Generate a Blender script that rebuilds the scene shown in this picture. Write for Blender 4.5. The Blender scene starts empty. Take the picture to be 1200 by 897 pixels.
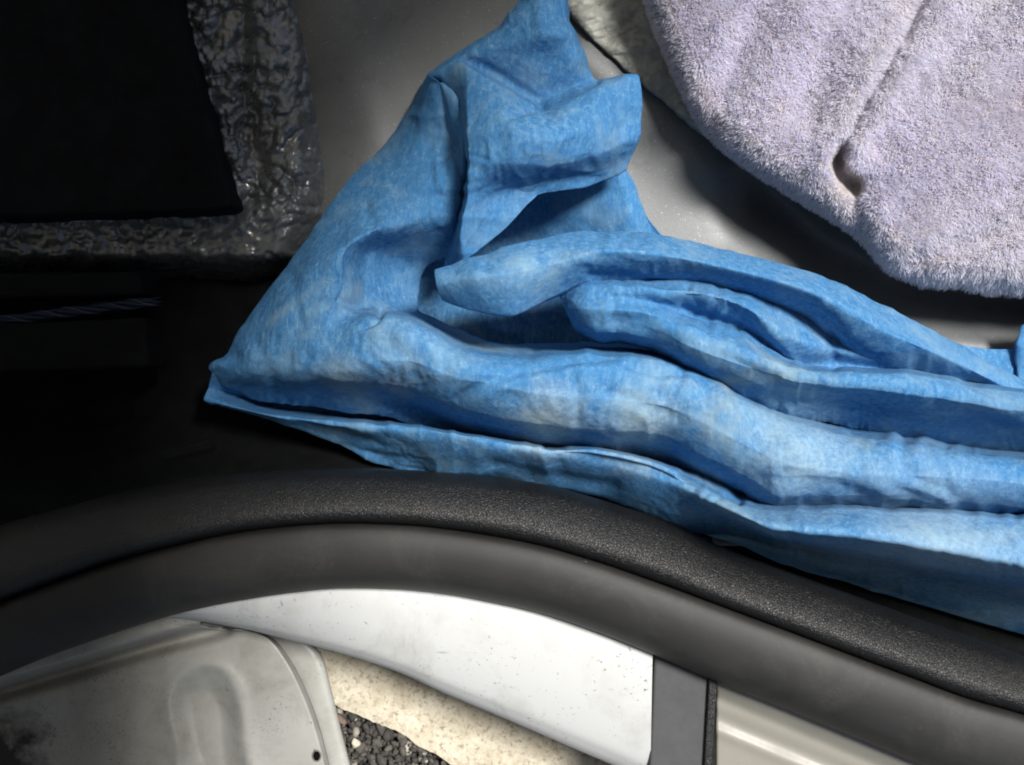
import bpy, math, random
import numpy as np
from mathutils import Vector

random.seed(4)
RNG = np.random.default_rng(11)
S = bpy.context.scene
COL = S.collection

# ------------------------------------------------------------------ camera
CAM_H = 0.40            # metres above the plane of the door seal (z = 0)
FRAME_W = 0.42          # width of the view in that plane
cam = bpy.data.cameras.new('camera')
cam_o = bpy.data.objects.new('camera', cam)
COL.objects.link(cam_o)
cam_o.location = (0, 0, CAM_H)
cam_o.rotation_euler = (0, 0, 0)
cam.sensor_width = 36
cam.lens = 36 * CAM_H / FRAME_W
cam.clip_start = 0.01
cam.clip_end = 200
cam.dof.use_dof = True
cam.dof.focus_distance = 0.415
cam.dof.aperture_fstop = 16.0
S.camera = cam_o

# ------------------------------------------------------------------ sky and sun
SUN_DIR = Vector((0.34, 0.285, 0.895)).normalized()     # towards the sun
w = bpy.data.worlds.new('World')
S.world = w
w.use_nodes = True
nt = w.node_tree
bg = nt.nodes['Background']
sky = nt.nodes.new('ShaderNodeTexSky')
sky.sky_type = 'NISHITA'
sky.sun_disc = False
sky.dust_density = 2.0
sky.ozone_density = 0.6
sky.sun_elevation = math.asin(SUN_DIR.z)
sky.sun_rotation = math.atan2(SUN_DIR.x, SUN_DIR.y)
nt.links.new(sky.outputs[0], bg.inputs[0])
bg.inputs[1].default_value = 0.05
sun = bpy.data.lights.new('sun', 'SUN')
sun.energy = 5.0
sun.angle = math.radians(13)
sun.color = (1.0, 0.97, 0.925)
sun_o = bpy.data.objects.new('sun', sun)
COL.objects.link(sun_o)
sun_o.rotation_euler = SUN_DIR.to_track_quat('Z', 'Y').to_euler()
sun_o.location = SUN_DIR * 3
S.cycles.filter_width = 1.9                       # the soft lens of a phone
vs = S.view_settings
vs.view_transform = 'Standard'
vs.look = 'None'
vs.gamma = 1
vs.use_curve_mapping = False
vs.exposure = 0.3

# ------------------------------------------------------------------ helpers
def lift(px, py, zmm):
    """measured position in the photograph + a height in mm -> metres"""
    px, py, z = np.asarray(px, float), np.asarray(py, float), np.asarray(zmm, float) / 1000
    k = FRAME_W / 1200 * (CAM_H - z) / CAM_H
    return np.stack([(px - 600) * k, (448.5 - py) * k, z + 0 * px], -1)

def hash3(i, j, k, seed):
    n = (i * 374761393 + j * 668265263 + k * 2147483647 + seed * 974634777) & 0x7fffffff
    n = ((n ^ (n >> 13)) * 1274126177) & 0x7fffffff
    n = ((n ^ (n >> 16)) * 1103515245 + 12345) & 0x7fffffff
    return ((n >> 8) & 0xffff) / 65535.0

def vnoise(x, y, z=0, seed=0):
    x, y = np.asarray(x, float), np.asarray(y, float)
    z = np.zeros_like(x) + z
    i, j, k = np.floor(x).astype(np.int64), np.floor(y).astype(np.int64), np.floor(z).astype(np.int64)
    f, g, h = x - i, y - j, z - k
    f, g, h = f*f*f*(f*(f*6-15)+10), g*g*g*(g*(g*6-15)+10), h*h*(3-2*h)
    r = 0
    for a in (0, 1):
        for b in (0, 1):
            for c in (0, 1):
                r = r + hash3(i+a, j+b, k+c, seed) * (f if a else 1-f) * (g if b else 1-g) * (h if c else 1-h)
    return r * 2 - 1

def fbm(x, y, z=0, seed=0, octv=4, gain=.5):
    r, a, s = 0, 1., 1.
    for o in range(octv):
        r = r + a * vnoise(np.asarray(x)*s + 13.7*o, np.asarray(y)*s + 7.1*o, z, seed + o)
        a *= gain; s *= 2.03
    return r

def worley(x, y, seed=0):
    x, y = np.asarray(x, float), np.asarray(y, float)
    i, j = np.floor(x).astype(np.int64), np.floor(y).astype(np.int64)
    best = np.full(x.shape, 9.)
    for a in (-1, 0, 1):
        for b in (-1, 0, 1):
            cx = i + a + hash3(i+a, j+b, 0, seed); cy = j + b + hash3(i+a, j+b, 1, seed)
            best = np.minimum(best, np.hypot(cx - x, cy - y))
    return best

def linedist(px, py, line):
    px, py = np.asarray(px, float), np.asarray(py, float)
    best = np.full(px.shape, 1e9)
    for (x0, y0), (x1, y1) in zip(line[:-1], line[1:]):
        dx, dy = x1-x0, y1-y0
        t = np.clip(((px-x0)*dx + (py-y0)*dy) / (dx*dx+dy*dy), 0, 1)
        best = np.minimum(best, np.hypot(px-x0-t*dx, py-y0-t*dy))
    return best

def inside(px, py, poly):
    px, py = np.asarray(px, float), np.asarray(py, float)
    r = np.zeros(px.shape, bool)
    for (x0, y0), (x1, y1) in zip(poly, poly[1:] + poly[:1]):
        c = ((y0 > py) != (y1 > py)) & (px < (x1-x0)*(py-y0)/((y1-y0) or 1e-9) + x0)
        r ^= c
    return r

def sst(a, b, x):
    t = np.clip((np.asarray(x, float)-a)/(b-a), 0, 1)
    return t*t*(3-2*t)

def crw(n, m):
    """Catmull-Rom weights: m samples over n control points"""
    W = np.zeros((m, n))
    for r, t in enumerate(np.linspace(0, n-1-1e-9, m)):
        i = int(t); f = t - i
        c = (-.5*f+f*f-.5*f**3, 1-2.5*f*f+1.5*f**3, .5*f+2*f*f-1.5*f**3, -.5*f*f+.5*f**3)
        for q, cc in zip((i-1, i, i+1, i+2), c):
            if q < 0: W[r, 0] += 2*cc; W[r, min(1, n-1)] -= cc
            elif q > n-1: W[r, n-1] += 2*cc; W[r, n-2] -= cc
            else: W[r, q] += cc
    return W

def linw(n, m):
    W = np.zeros((m, n))
    for r_, t in enumerate(np.linspace(0, n-1-1e-9, m)):
        i = int(t); W[r_, i] = 1-(t-i); W[r_, i+1] = t-i
    return W

def loft(grid, mu, mv, fu=0., fv=0.):
    """fu, fv: how far folds across / along the strip are creased instead of rounded"""
    G = np.array(grid, float)                      # rows x cols x 3
    A, B_ = crw(G.shape[0], mu), crw(G.shape[1], mv)
    A = A*(1-fu) + linw(G.shape[0], mu)*fu; B_ = B_*(1-fv) + linw(G.shape[1], mv)*fv
    return np.einsum('ar,rcd,bc->abd', A, G, B_)

def spline(pts, m):
    P = np.array(pts, float)
    d = np.r_[0, np.cumsum(np.hypot(*np.diff(P[:, :2], axis=0).T))]
    Q = np.stack([crw(len(P), 2000) @ P[:, c] for c in range(P.shape[1])], -1)
    d = np.r_[0, np.cumsum(np.hypot(*np.diff(Q[:, :2], axis=0).T))]
    t = np.linspace(0, d[-1], m)
    return np.stack([np.interp(t, d, Q[:, c]) for c in range(P.shape[1])], -1)

def grid_faces(a, b, off=0):
    i = np.arange(a*b).reshape(a, b) + off
    return np.stack([i[:-1, :-1], i[1:, :-1], i[1:, 1:], i[:-1, 1:]], -1).reshape(-1, 4)

def normals(W):
    n = np.cross(np.gradient(W, axis=0), np.gradient(W, axis=1))
    n /= np.linalg.norm(n, axis=-1, keepdims=True) + 1e-12
    return n

def raw_mesh(name, V, F, mat, parent=None, smooth=True, uv=None):
    me = bpy.data.meshes.new(name)
    V = np.asarray(V, np.float32).reshape(-1, 3)
    F = np.asarray(F, np.int32)
    k = F.shape[1]
    me.vertices.add(len(V)); me.vertices.foreach_set('co', V.ravel())
    me.loops.add(F.size); me.loops.foreach_set('vertex_index', F.ravel())
    me.polygons.add(len(F)); me.polygons.foreach_set('loop_start', np.arange(0, F.size, k, dtype=np.int32))
    me.update(calc_edges=True); me.validate()
    if smooth:
        me.polygons.foreach_set('use_smooth', np.ones(len(me.polygons), bool))
    if uv is not None:
        l = me.uv_layers.new(name='uv')
        l.data.foreach_set('uv', np.asarray(uv, np.float32)[F.ravel()].ravel())
    if mat: me.materials.append(mat)
    o = bpy.data.objects.new(name, me)
    COL.objects.link(o)
    if parent: o.parent = parent
    return o

def sheets(name, list_of_W, mat, parent=None, uvs=None):
    V, F, off, U = [], [], 0, []
    for q, W in enumerate(list_of_W):
        a, b = W.shape[:2]
        up = normals(W)[..., 2].sum() > 0
        f = grid_faces(a, b, off)
        if not up: f = f[:, ::-1]
        V.append(W.reshape(-1, 3)); F.append(f); off += a*b
    return raw_mesh(name, np.concatenate(V), np.concatenate(F), mat, parent)

def tag(o, label=None, cat=None, group=None, kind=None):
    for k, v in (('label', label), ('category', cat), ('group', group), ('kind', kind)):
        if v: o[k] = v
    return o

def thing(name, label, cat, loc=(0, 0, 0)):
    o = bpy.data.objects.new(name, None)
    COL.objects.link(o); o.location = loc
    o.empty_display_size = .02
    return tag(o, label, cat)

def solid(o, th, off=-1):
    m = o.modifiers.new('thickness', 'SOLIDIFY'); m.thickness = th; m.offset = off
    return o

def prism(name, poly, z_top, z_bot, mat, parent=None, bevel=1.0, seg=3):
    """closed solid from a plan outline (photo px), heights in mm"""
    import bmesh
    bm = bmesh.new()
    top = [bm.verts.new(lift(x, y, z_top)) for x, y in poly]
    c = [Vector(v.co) for v in top]
    bot = [bm.verts.new((p.x, p.y, z_bot/1000)) for p in c]
    n = len(poly)
    bm.faces.new(top); bm.faces.new(bot[::-1])
    for i in range(n):
        bm.faces.new((top[i], bot[i], bot[(i+1) % n], top[(i+1) % n]))
    bmesh.ops.recalc_face_normals(bm, faces=bm.faces)
    me = bpy.data.meshes.new(name); bm.to_mesh(me); bm.free()
    me.materials.append(mat)
    o = bpy.data.objects.new(name, me); COL.objects.link(o)
    if parent: o.parent = parent
    b = o.modifiers.new('bevel', 'BEVEL'); b.width = bevel/1000; b.segments = seg; b.limit_method = 'ANGLE'
    return o

# ------------------------------------------------------------------ materials
class M:
    def __init__(s, name):
        s.m = bpy.data.materials.new(name); s.m.use_nodes = True
        s.t = s.m.node_tree; s.b = s.t.nodes['Principled BSDF']; s.out = s.t.nodes['Material Output']
        s.co = s.t.nodes.new('ShaderNodeTexCoord').outputs['Object']
    def n(s, typ, **kw):
        o = s.t.nodes.new(typ)
        for k, v in kw.items():
            if k in o.inputs: s.set(o.inputs[k], v)
            else: setattr(o, k, v)
        return o
    def set(s, i, v):
        if isinstance(v, bpy.types.NodeSocket): s.t.links.new(v, i)
        else: i.default_value = v
    def map(s, scale=(1, 1, 1), rot=(0, 0, 0)):
        o = s.n('ShaderNodeMapping'); s.set(o.inputs['Vector'], s.co)
        o.inputs['Scale'].default_value = scale; o.inputs['Rotation'].default_value = rot
        return o.outputs[0]
    def noise(s, scale, detail=4, rough=.55, vec=None, dist=0.):
        o = s.n('ShaderNodeTexNoise', Scale=scale, Detail=detail, Roughness=rough, Distortion=dist)
        s.set(o.inputs['Vector'], vec if vec is not None else s.co)
        return o.outputs[0]
    def voro(s, scale, feature='F1', vec=None, out=0, rnd=1.):
        o = s.n('ShaderNodeTexVoronoi', feature=feature, Scale=scale)
        o.inputs['Randomness'].default_value = rnd
        s.set(o.inputs['Vector'], vec if vec is not None else s.co)
        return o.outputs[out]
    def ramp(s, fac, stops, interp='LINEAR'):
        o = s.n('ShaderNodeValToRGB'); s.set(o.inputs[0], fac)
        e = o.color_ramp.elements; o.color_ramp.interpolation = interp
        while len(e) < len(stops): e.new(.5)
        for q, (p, c) in zip(e, stops):
            q.position = p; q.color = (c, c, c, 1) if not hasattr(c, '__len__') else (*c, 1)
        return o.outputs[0]
    def mix(s, fac, a, b, mode='MIX'):
        o = s.n('ShaderNodeMix', data_type='RGBA', blend_type=mode)
        s.set(o.inputs[0], fac)
        for i, v in ((6, a), (7, b)):
            s.set(o.inputs[i], (*v, 1) if isinstance(v, tuple) else v)
        return o.outputs[2]
    def math(s, op, a, b=0.):
        o = s.n('ShaderNodeMath', operation=op); s.set(o.inputs[0], a); s.set(o.inputs[1], b)
        return o.outputs[0]
    def bump(s, h, strength=.5, dist=.001, prev=None):
        o = s.n('ShaderNodeBump', Strength=strength, Distance=dist); s.set(o.inputs['Height'], h)
        if prev is not None: s.set(o.inputs['Normal'], prev)
        s.set(s.b.inputs['Normal'], o.outputs[0])
        return o.outputs[0]
    def fin(s, col=None, rough=.5, metal=0., spec=.5, coat=0.):
        if col is not None: s.set(s.b.inputs['Base Color'], (*col, 1) if isinstance(col, tuple) else col)
        s.set(s.b.inputs['Roughness'], rough); s.set(s.b.inputs['Metallic'], metal)
        s.set(s.b.inputs['Specular IOR Level'], spec); s.set(s.b.inputs['Coat Weight'], coat)
        return s.m

def m_cloth():
    s = M('blue nonwoven')
    wob = s.map((1, .34, 1), (0, 0, math.radians(-52)))
    fib = s.noise(430, 6, .72, wob, .5)
    iso = s.noise(520, 6, .75, dist=.3)
    blot = s.noise(30, 5, .62, dist=.5)
    big = s.noise(12, 3, .5)
    f = s.math('ADD', s.math('MULTIPLY', fib, .62), s.math('MULTIPLY', iso, .38))
    c = s.ramp(f, [(.36, (.030, .132, .33)), (.50, (.062, .208, .42)), (.64, (.155, .33, .51))])
    c = s.mix(s.ramp(blot, [(.50, 0), (.72, .55)]), c, (.30, .44, .50))
    c = s.mix(s.ramp(big, [(.38, .45), (.60, 0)]), c, (.042, .18, .39))
    c = s.mix(s.ramp(s.noise(360, 4, .8), [(.60, 0), (.74, .40)]), c, (.52, .57, .55))
    stain_sun = s.mix(s.ramp(s.noise(18, 4, .6, dist=.6), [(.60, 0), (.76, .40)]), c, (.33, .36, .27))
    for (x, y, rx, c3, k) in ((.016, -.016, .020, (.50, .58, .54), .62), (.052, -.020, .022, (.46, .55, .53), .58), (-.072, .000, .016, (.36, .44, .42), .5), (.115, -.03, .03, (.36, .48, .54), .55), (.165, -.062, .045, (.36, .49, .58), .5), (-.05, -.003, .010, (.42, .46, .42), .5)):  # pale patches: yellowish stains plus sunlight painted into the colour
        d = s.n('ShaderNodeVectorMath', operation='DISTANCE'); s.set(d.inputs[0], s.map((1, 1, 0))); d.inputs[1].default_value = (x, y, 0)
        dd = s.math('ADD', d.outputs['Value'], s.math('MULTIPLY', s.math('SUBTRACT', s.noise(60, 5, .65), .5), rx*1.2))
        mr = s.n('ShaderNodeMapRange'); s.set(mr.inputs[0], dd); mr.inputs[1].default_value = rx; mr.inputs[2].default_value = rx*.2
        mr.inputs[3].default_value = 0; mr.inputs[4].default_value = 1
        stain_sun = s.mix(s.math('MULTIPLY', s.math('MULTIPLY', mr.outputs[0], k), s.ramp(iso, [(.3, .35), (.6, 1)])), stain_sun, c3)
    nb = s.bump(fib, .30, .0007)
    nb = s.bump(iso, .35, .0006, nb)
    s.fin(stain_sun, .85, 0, .2)
    tr = s.n('ShaderNodeBsdfTranslucent'); s.set(tr.inputs[0], stain_sun)
    mx = s.n('ShaderNodeMixShader'); mx.inputs[0].default_value = .03
    s.t.links.new(s.b.outputs[0], mx.inputs[1]); s.t.links.new(tr.outputs[0], mx.inputs[2])
    s.t.links.new(mx.outputs[0], s.out.inputs[0])
    return s.m

def m_floor():
    s = M('silver primer paint')
    sp = s.voro(2600, out=1)
    fl = s.ramp(sp, [(.0, 0), (.90, 0), (.97, 1)])
    big = s.noise(16, 4, .6)
    c = s.ramp(big, [(.3, (.105, .110, .113)), (.7, (.165, .172, .174))])
    c = s.mix(fl, c, (.38, .37, .35))
    sm = s.ramp(s.noise(60, 4, .7, dist=1), [(.56, 0), (.72, .35)])
    c = s.mix(sm, c, (.06, .058, .055))
    c = s.mix(s.ramp(s.voro(260), [(.04, .8), (.07, 0)]), c, (.05, .05, .05))
    s.bump(s.noise(900, 3, .6), .12, .0006)
    return s.fin(c, s.ramp(big, [(.3, .46), (.7, .56)]), .3, .4)

def m_sealant():
    s = M('glossy black sealant')
    s.bump(s.noise(420, 4, .6), .22, .0010)
    
    c = s.ramp(s.noise(60), [(.35, (.072, .078, .081)), (.7, (.118, .127, .131))])
    return s.fin(c, s.ramp(s.noise(120), [(.3, .20), (.7, .36)]), 0.15, .9, .8)

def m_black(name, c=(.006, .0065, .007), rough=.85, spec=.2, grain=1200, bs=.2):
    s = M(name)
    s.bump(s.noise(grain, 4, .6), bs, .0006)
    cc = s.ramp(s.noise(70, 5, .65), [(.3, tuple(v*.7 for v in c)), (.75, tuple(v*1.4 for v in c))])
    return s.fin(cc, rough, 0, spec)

def m_grain():
    s = M('leather grain plastic')
    v = s.voro(900, 'DISTANCE_TO_EDGE', s.map((1, 1, 1)))
    nz = s.noise(1000, 4, .6, dist=.6)
    nb = s.bump(s.ramp(v, [(0, 0), (.14, 1)]), .4, .0006)
    s.bump(nz, .55, .0007, nb)
    c = s.ramp(s.noise(40), [(.3, (.004, .004, .0042)), (.7, (.008, .008, .0082))])
    d = s.ramp(s.voro(150), [(.02, 1), (.035, 0)])
    c = s.mix(s.math('MULTIPLY', d, .25), c, (.4, .38, .34))
    return s.fin(c, .45, 0, .58)

def m_rubber():
    s = M('door seal rubber')
    c = s.ramp(s.noise(22, 5, .6, s.map((1, 1.6, 1))), [(.3, (.017, .017, .0165)), (.7, (.028, .0275, .0265))])
    c = s.mix(s.ramp(s.noise(500, 3, .7), [(.6, 0), (.8, .2)]), c, (.11, .105, .095))
    c = s.mix(s.ramp(s.voro(75), [(.018, .9), (.03, 0)]), c, (.3, .29, .25))
    c = s.mix(s.math('MULTIPLY', s.ramp(s.noise(30, 5, .7, dist=.6), [(.5, 0), (.75, .26)]), s.ramp(s.noise(700, 3, .7), [(.35, .3), (.6, 1)])), c, (.10, .096, .085))
    s.bump(s.noise(240, 4, .6), .10, .0006)
    return s.fin(c, .6, 0, .4)

def m_paint(name, base, dirt, amount=.5, rough=.3, speck=.6, freckles=700):
    s = M(name)
    big = s.noise(28, 6, .65, dist=.5)
    c = s.mix(s.ramp(big, [(.5, 0), (.78, amount)]), base, dirt)
    sp = s.math('MULTIPLY', s.ramp(s.noise(freckles, 3, .7), [(.63, 0), (.69, 1)]), s.ramp(s.noise(45, 4, .6), [(.42, 0), (.62, speck)]))
    c = s.mix(sp, c, tuple(v*.3 for v in dirt))
    sp2 = s.math('MULTIPLY', s.ramp(s.noise(190, 4, .75, dist=.4), [(.68, 0), (.72, 1)]), s.ramp(s.noise(75, 4, .6), [(.53, 0), (.66, speck)]))
    c = s.mix(sp2, c, tuple(v*.45 for v in dirt))
    smear = s.math('MULTIPLY', s.ramp(s.noise(46, 5, .7, s.map((1, .35, 1), (0, 0, .4)), 1.2), [(.55, 0), (.72, .55)]), s.ramp(s.noise(19, 2, .5), [(.48, 0), (.62, 1)]))
    c = s.mix(smear, c, tuple(v*.8 for v in dirt))
    scr = s.math('MULTIPLY', s.ramp(s.noise(260, 2, .5, s.map((.06, 1, 1), (0, 0, .5))), [(.66, 0), (.70, .5)]), s.ramp(s.noise(32, 2, .5), [(.5, 0), (.6, 1)]))
    c = s.mix(scr, c, tuple(v*.7 for v in dirt))
    s.bump(s.noise(600, 3, .6), .05, .0005)
    return s.fin(c, s.ramp(big, [(.4, rough), (.8, rough+.3)]), 0, .5)

def m_inner():
    s = M('dirty silver paint')
    c = s.ramp(s.noise(26, 5, .6), [(.3, (.36, .36, .33)), (.7, (.46, .46, .43))])
    sep = s.n('ShaderNodeSeparateXYZ'); s.set(sep.inputs[0], s.co)
    x = sep.outputs[0]
    wx = s.math('ADD', x, s.math('MULTIPLY', s.math('SUBTRACT', s.noise(38, 6, .65), .5), .10))
    y = s.math('ADD', sep.outputs[1], s.math('MULTIPLY', s.math('SUBTRACT', s.noise(55, 5, .65), .5), .05))
    grime = s.ramp(s.noise(45, 6, .7, dist=.4), [(.46, 0), (.74, .6)])
    c = s.mix(grime, c, (.20, .185, .14))
    yd = s.n('ShaderNodeMapRange'); s.set(yd.inputs[0], wx); yd.inputs[1].default_value = -.13; yd.inputs[2].default_value = -.20; yd.inputs[3].default_value = 0; yd.inputs[4].default_value = .55
    c = s.mix(yd.outputs[0], c, (.17, .155, .115))
    fr = s.math('MULTIPLY', s.ramp(s.noise(950, 3, .65), [(.60, 0), (.66, 1)]), s.ramp(s.math('ADD', s.noise(30, 4, .6), s.math('MULTIPLY', yd.outputs[0], .35)), [(.56, 0), (.72, .9)]))
    c = s.mix(fr, c, (.05, .045, .035))
    fr = s.math('MULTIPLY', s.ramp(s.noise(300, 3, .7, s.map((1, .5, 1), (0, 0, -.9))), [(.66, 0), (.70, 1)]), s.ramp(s.noise(60, 4, .6), [(.5, 0), (.62, .8)]))
    c = s.mix(fr, c, (.06, .05, .04))
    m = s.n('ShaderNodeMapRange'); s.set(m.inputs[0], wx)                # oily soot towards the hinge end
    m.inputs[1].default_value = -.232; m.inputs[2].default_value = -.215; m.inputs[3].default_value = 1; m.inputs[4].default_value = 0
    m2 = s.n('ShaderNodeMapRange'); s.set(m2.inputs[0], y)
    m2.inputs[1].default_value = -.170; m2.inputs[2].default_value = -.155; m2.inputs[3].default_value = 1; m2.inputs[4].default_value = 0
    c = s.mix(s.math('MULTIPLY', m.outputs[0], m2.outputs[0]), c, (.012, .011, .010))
    s.bump(s.noise(500, 4, .6), .08, .0006)
    return s.fin(c, s.ramp(grime, [(0, .38), (.8, .7)]), 0, .5)

def m_concrete():
    s = M('pavement concrete')
    a = s.noise(60, 6, .7)
    b = s.noise(240, 4, .7)
    c = s.ramp(a, [(.32, (.44, .385, .285)), (.5, (.58, .525, .41)), (.68, (.68, .63, .52))])
    c = s.mix(s.ramp(b, [(.5, 0), (.72, .6)]), c, (.30, .25, .17))
    c = s.mix(s.ramp(s.noise(150, 4, .7, dist=.5), [(.54, 0), (.66, .6)]), c, (.36, .30, .20))
    c = s.mix(s.ramp(s.noise(420, 4, .75), [(.54, 0), (.64, .85)]), c, (.24, .20, .14))
    c = s.mix(s.ramp(s.voro(210, out=1), [(.80, 0), (.95, .45)]), c, (.74, .70, .60))
    nb = s.bump(b, .5, .002)
    s.bump(s.voro(190), .3, .002, nb)
    return s.fin(c, .9, 0, .2)

def m_stone():
    s = M('dark gravel')
    inf = s.n('ShaderNodeNewGeometry').outputs['Random Per Island']
    c = s.ramp(inf, [(0, (.035, .033, .032)), (.5, (.065, .06, .056)), (.92, (.11, .10, .085)), (.97, (.30, .27, .21)), (1, (.5, .48, .42))])
    c = s.mix(s.ramp(s.noise(160, 5, .7), [(.4, 0), (.75, .5)]), c, (.16, .15, .135))
    s.bump(s.noise(400, 4, .7), .6, .002)
    return s.fin(c, .85, 0, .3)

def m_simple(name, c, rough=.7, spec=.3, var=.25, scale=120, bump=.3):
    s = M(name)
    n = s.noise(scale, 5, .65)
    cc = s.ramp(n, [(.3, tuple(v*(1-var) for v in c)), (.72, tuple(min(1, v*(1+var)) for v in c))])
    s.bump(s.noise(scale*4, 4, .6), bump, .0008)
    return s.fin(cc, rough, 0, spec)

def m_foil():
    s = M('grey insulation skin')
    n = s.noise(170, 6, .65, dist=.8)
    c = s.ramp(n, [(.3, (.24, .245, .215)), (.6, (.40, .405, .36)), (.8, (.60, .605, .55))])
    nb = s.bump(n, .5, .0018)
    s.bump(s.voro(330, 'SMOOTH_F1'), .35, .001, nb)
    return s.fin(c, .5, .1, .5)

def m_pile():
    s = M('towel pile')
    r = s.n('ShaderNodeNewGeometry').outputs['Random Per Island']
    c = s.ramp(r, [(0, (.79, .77, .885)), (.5, (.845, .83, .915)), (1, (.89, .88, .935))])
    g = s.ramp(s.noise(13, 3, .55), [(.42, 0), (.66, .5)])
    c = s.mix(g, c, (.85, .835, .84))
    c = s.mix(s.ramp(s.noise(17, 2, .5, s.map((1, 1, 1), (.4, .3, 1.7))), [(.60, 0), (.72, .25)]), c, (.84, .74, .80))
    s.fin(c, .8, 0, .15)
    tr = s.n('ShaderNodeBsdfTranslucent'); s.set(tr.inputs[0], c)
    mx = s.n('ShaderNodeMixShader'); mx.inputs[0].default_value = .6
    s.t.links.new(s.b.outputs[0], mx.inputs[1]); s.t.links.new(tr.outputs[0], mx.inputs[2])
    s.t.links.new(mx.outputs[0], s.out.inputs[0])
    return s.m

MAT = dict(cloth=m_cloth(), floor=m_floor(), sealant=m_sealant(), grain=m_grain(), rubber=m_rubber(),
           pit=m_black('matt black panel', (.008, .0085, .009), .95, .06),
           dark=m_black('black carpet trim', (.006, .0065, .007), .95, .05, 700, .5),
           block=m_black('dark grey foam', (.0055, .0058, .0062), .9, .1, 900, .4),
           sill=m_paint('white sill paint', (.53, .54, .535), (.30, .30, .275), .5, .45, .95, 480),
           inner=m_inner(),
           strip=m_simple('dark grey plastic', (.062, .063, .066), .6, .4, .15, 90, .1),
           step=m_paint('cream step paint', (.27, .26, .225), (.19, .18, .15), .4, .3, .3, 600),
           concrete=m_concrete(), stone=m_stone(), foil=m_foil(), pile=m_pile(),
           backing=m_simple('towel backing', (.40, .36, .36), .9, .1, .3, 300, .5),
           liner=m_simple('grey roof lining', (.55, .55, .53), .9, .1, .1, 200, .2),
           hole=m_black('drain hole plug', (.004, .004, .004), .9, .1),
           navy=m_simple('navy cord strand', (.004, .008, .024), .5, .3, .3, 400, .3),
           white=m_simple('white cord tracer', (.035, .04, .055), .5, .3, .2, 400, .2),
           cream=m_simple('cream pebble', (.58, .54, .42), .85, .2, .2, 200, .5),
           pink=m_simple('reddish pebble', (.20, .14, .12), .85, .2, .3, 150, .5))

# ------------------------------------------------------------------ ground
GZ = -115
gp = [(-40, 897+60), (250, 780), (330, 800), (392, 826), (428, 842), (462, 858), (500, 880), (540, 906), (620, 960), (800, 1100), (1400, 1500)]
def ground_sheet():
    x = np.linspace(-6, 6, 13); X, Y = np.meshgrid(x, x, indexing='ij')
    W = np.stack([X, Y, np.full_like(X, GZ/1000 - .016)], -1)
    o = sheets('road', [W], MAT['stone']); o['kind'] = 'structure'
    gq = spline(np.array(gp), 420)
    gq[:, 1] += 3.2*fbm(gq[:, 0]/22, gq[:, 1]/22, seed=7, octv=3)
    top = [lift(a, b, GZ) for a, b in gq]
    V = [tuple(p) for p in top]
    n = len(V)
    rim = [(v[0], v[1]-.002, GZ/1000-.03) for v in V]
    far = [(5, -1.2, GZ/1000), (5, 5, GZ/1000), (-5, 5, GZ/1000), (-5, -.5, GZ/1000)]
    import bmesh
    bm = bmesh.new()
    a = [bm.verts.new(v) for v in V]; b = [bm.verts.new(v) for v in rim]; c = [bm.verts.new(v) for v in far]
    bm.faces.new(a + c)
    for i in range(n-1): bm.faces.new((a[i], b[i], b[i+1], a[i+1]))
    bmesh.ops.recalc_face_normals(bm, faces=bm.faces)
    me = bpy.data.meshes.new('pavement'); bm.to_mesh(me); bm.free(); me.materials.append(MAT['concrete'])
    o = bpy.data.objects.new('pavement', me); COL.objects.link(o); o['kind'] = 'structure'
ground_sheet()

import bmesh
_bm = bmesh.new(); bmesh.ops.create_icosphere(_bm, subdivisions=2, radius=1)
ICO_V = np.array([v.co[:] for v in _bm.verts]); ICO_F = np.array([[v.index for v in f.verts] for f in _bm.faces]); _bm.free()
def stone_verts(c, r, seed):
    g = np.random.default_rng(seed)
    d = ICO_V * (1 + .38*vnoise(ICO_V[:, 0]*1.3+seed*3.1, ICO_V[:, 1]*1.3, ICO_V[:, 2]*1.3, 5)[:, None])
    for _ in range(5):                                            # chip flat facets
        n = g.normal(size=3); n /= np.linalg.norm(n); h = g.uniform(.55, .85)
        s_ = d @ n; d = d - np.maximum(s_-h, 0)[:, None]*n
    q, _r = np.linalg.qr(g.normal(size=(3, 3)))
    return (d * np.array([1, g.uniform(.6, .95), g.uniform(.55, .8)])) @ q * r + c

V, F, off = [], [], 0
kerb = [(a, b) for a, b in gp]
for q in range(4600):
    px, py = RNG.uniform(150, 780), RNG.uniform(790, 1130)
    if q > 900: px, py = RNG.uniform(370, 580), RNG.uniform(815, 945)
    d = np.interp(px, [p[0] for p in gp], [p[1] for p in gp])
    if py < d - 1 + 8*RNG.random()**2: continue
    r = RNG.choice([.0008, .0012, .0018, .0027, .0036], p=[.3, .3, .22, .12, .06])
    c = lift(px, py, GZ + RNG.uniform(-12, -1))
    V.append(stone_verts(c, r, q)); F.append(ICO_F + off); off += len(ICO_V)
gr = raw_mesh('gravel', np.concatenate(V), np.concatenate(F), MAT['stone'], smooth=False); gr['kind'] = 'stuff'
for nm, px, py, r, mt, lb in (('pebble', 417, 871, .0032, 'cream', 'largest pale cream pebble lying on the dark gravel beside the pavement'),
                              ('pebble', 399, 843, .0036, 'pink', 'reddish brown stone in the tip of the gravel against the pavement edge')):
    v = stone_verts(np.zeros(3), r, 77 + px)
    o = raw_mesh(nm, v, ICO_F, MAT[mt], smooth=False); o.location = lift(px, py, GZ + 2)
    tag(o, lb, 'stone', 'loose stones by the pavement')

# ------------------------------------------------------------------ car
car = thing('car', 'silver white car with black trim, rubber door seal and bare grey floor', 'car')

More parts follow.
